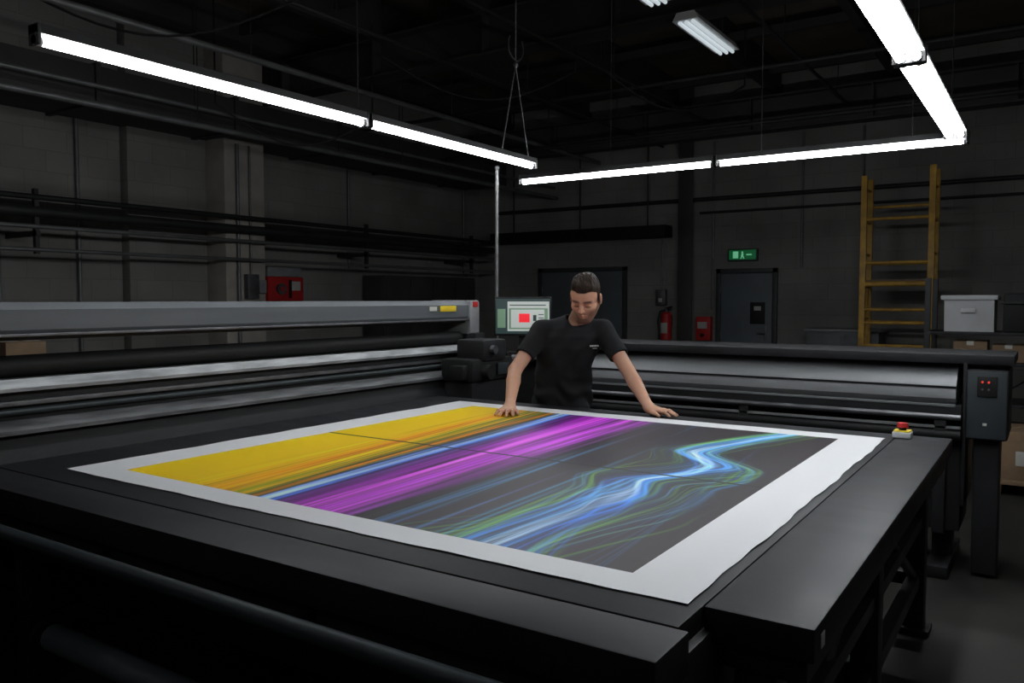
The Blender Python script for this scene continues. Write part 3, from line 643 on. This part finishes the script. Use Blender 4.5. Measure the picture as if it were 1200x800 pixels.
V,Q=F.mesh();part('hair',V,Q,M_hair)
# t-shirt
F=Field((-.05,4.75,.80),(.80,5.28,1.50),.0055)
sl,X,Y,Z=F.blk(F.lo,F.lo+F.n*F.h)
zk=[.80,.95,1.05,1.15,1.25,1.32,1.37,1.41,1.45]
cr=np.interp(Z,zk,[.312,.314,.318,.328,.345,.360,.367,.371,.374]);cdp=np.interp(Z,zk,[5.075,5.07,5.05,5.02,4.995,4.985,4.98,4.98,4.98])
wa=np.interp(Z,zk,[.178,.180,.172,.172,.185,.192,.170,.110,.05]);wb=np.interp(Z,zk,[.125,.122,.116,.118,.126,.122,.105,.075,.04])
px_,py_=X-cr,Y-cdp
th=-.10;qx=px_*math.cos(th)+py_*math.sin(th);qy=-px_*math.sin(th)+py_*math.cos(th)
e=((np.abs(qx)/wa)**2.5+(np.abs(qy)/wb)**2.5)**(1/2.5)
d=(e-1)*np.minimum(wa,wb)
ang=np.arctan2(qx,-qy)
fold=.006*np.sin(ang*5+Z*34+2*np.sin(Z*9))*np.clip((1.3-Z)*5,0,1)+.006*np.sin(Z*60+ang*3.2+1.5*np.sin(ang*4))*np.clip((1.10-Z)*8,0,1)+.004*np.sin(qx*55-Z*40)*np.clip((Z-1.05)*6,0,1)
d=np.maximum(d+fold,Z-1.45)
F.f=np.minimum(F.f,d.astype(np.float32))
for SH,EL in((SH_R,EL_R),(SH_L,EL_L)):
    T=NB+np.array([0,0,.035]);F.cone(T*.75+SH*.25,SH+np.array([0,0,-.004]),.052,.060,.04)
    en=SH*.36+EL*.64;F.cone(SH,en+(EL-SH)*.2,.062,.061,.03)
    ax_=(EL-SH)/np.linalg.norm(EL-SH)
    pl=(X-en[0])*ax_[0]+(Y-en[1])*ax_[1]+(Z-en[2])*ax_[2]
    near_=((X-en[0])**2+(Y-en[1])**2+(Z-en[2])**2)<.13**2
    side_=np.sign(SH[0]-.37)*(X-SH[0])>-.02
    F.f=np.where(near_&side_,np.maximum(F.f,pl),F.f).astype(np.float32)
    F.cone(en-ax_*.004,en+ax_*.1,.046,.046,.004,True)
F.cone(NB+np.array([.004,-.015,.045]),hw((0,-.02,-.06)),.060,.075,.008,True)
F.f=np.maximum(F.f,.83-Z).astype(np.float32)
V,Q=F.mesh();shirt=part('t_shirt',V,Q,M_shirt)
def front_d(r,z,V=V):
    s_=V[(np.abs(V[:,0]-r)<.008)&(np.abs(V[:,2]-z)<.008)];return s_[:,1].min() if len(s_) else 4.86
lg=MB('shirt_logo')
for k,(dr,wd) in enumerate(((0,.006),(.010,.010),(.023,.008),(.034,.010),(.047,.006))):
    r_=.468+dr;dd=front_d(r_+wd/2,1.268)
    lg.box(M_lab,r_-O[0],r_+wd-O[0],dd-.004-O[1],dd+.004-O[1],1.262,1.272,.0005)
dd=front_d(.495,1.25);lg.box(M_lab,.475-O[0],.515-O[0],dd-.003-O[1],dd+.003-O[1],1.250,1.253,.0003)
lg.done(parent=man)
F=Field((.05,4.85,.06),(.62,5.33,1.02),.009)
F.ell((.314,5.085,.90),(.160,.112,.12),k=.04)
for hx,kx,axx in((.235,.222,.205),(.395,.412,.435)):
    F.cone((hx,5.085,.86),(kx,5.09,.50),.086,.066,.05);F.cone((kx,5.09,.50),(axx,5.14,.085),.064,.052,.03)
F.f=np.maximum(F.f,(.075-F.ax[2])[None,None,:]).astype(np.float32)
V,Q=F.mesh();part('trousers',V,Q,M_pants)
F=Field((.1,4.88,-.01),(.56,5.3,.16),.006)
for c in(.205,.435):
    F.ell((c,5.06,.045),(.045,.125,.040),k=.02);F.ell((c,5.13,.07),(.042,.06,.055),k=.03);F.cone((c,4.98,.02),(c,5.15,.02),.044,.040,.01)
F.f=np.maximum(F.f,(.001-F.ax[2])[None,None,:]).astype(np.float32)
V,Q=F.mesh();part('shoes',V,Q,M_dark)
print('built')
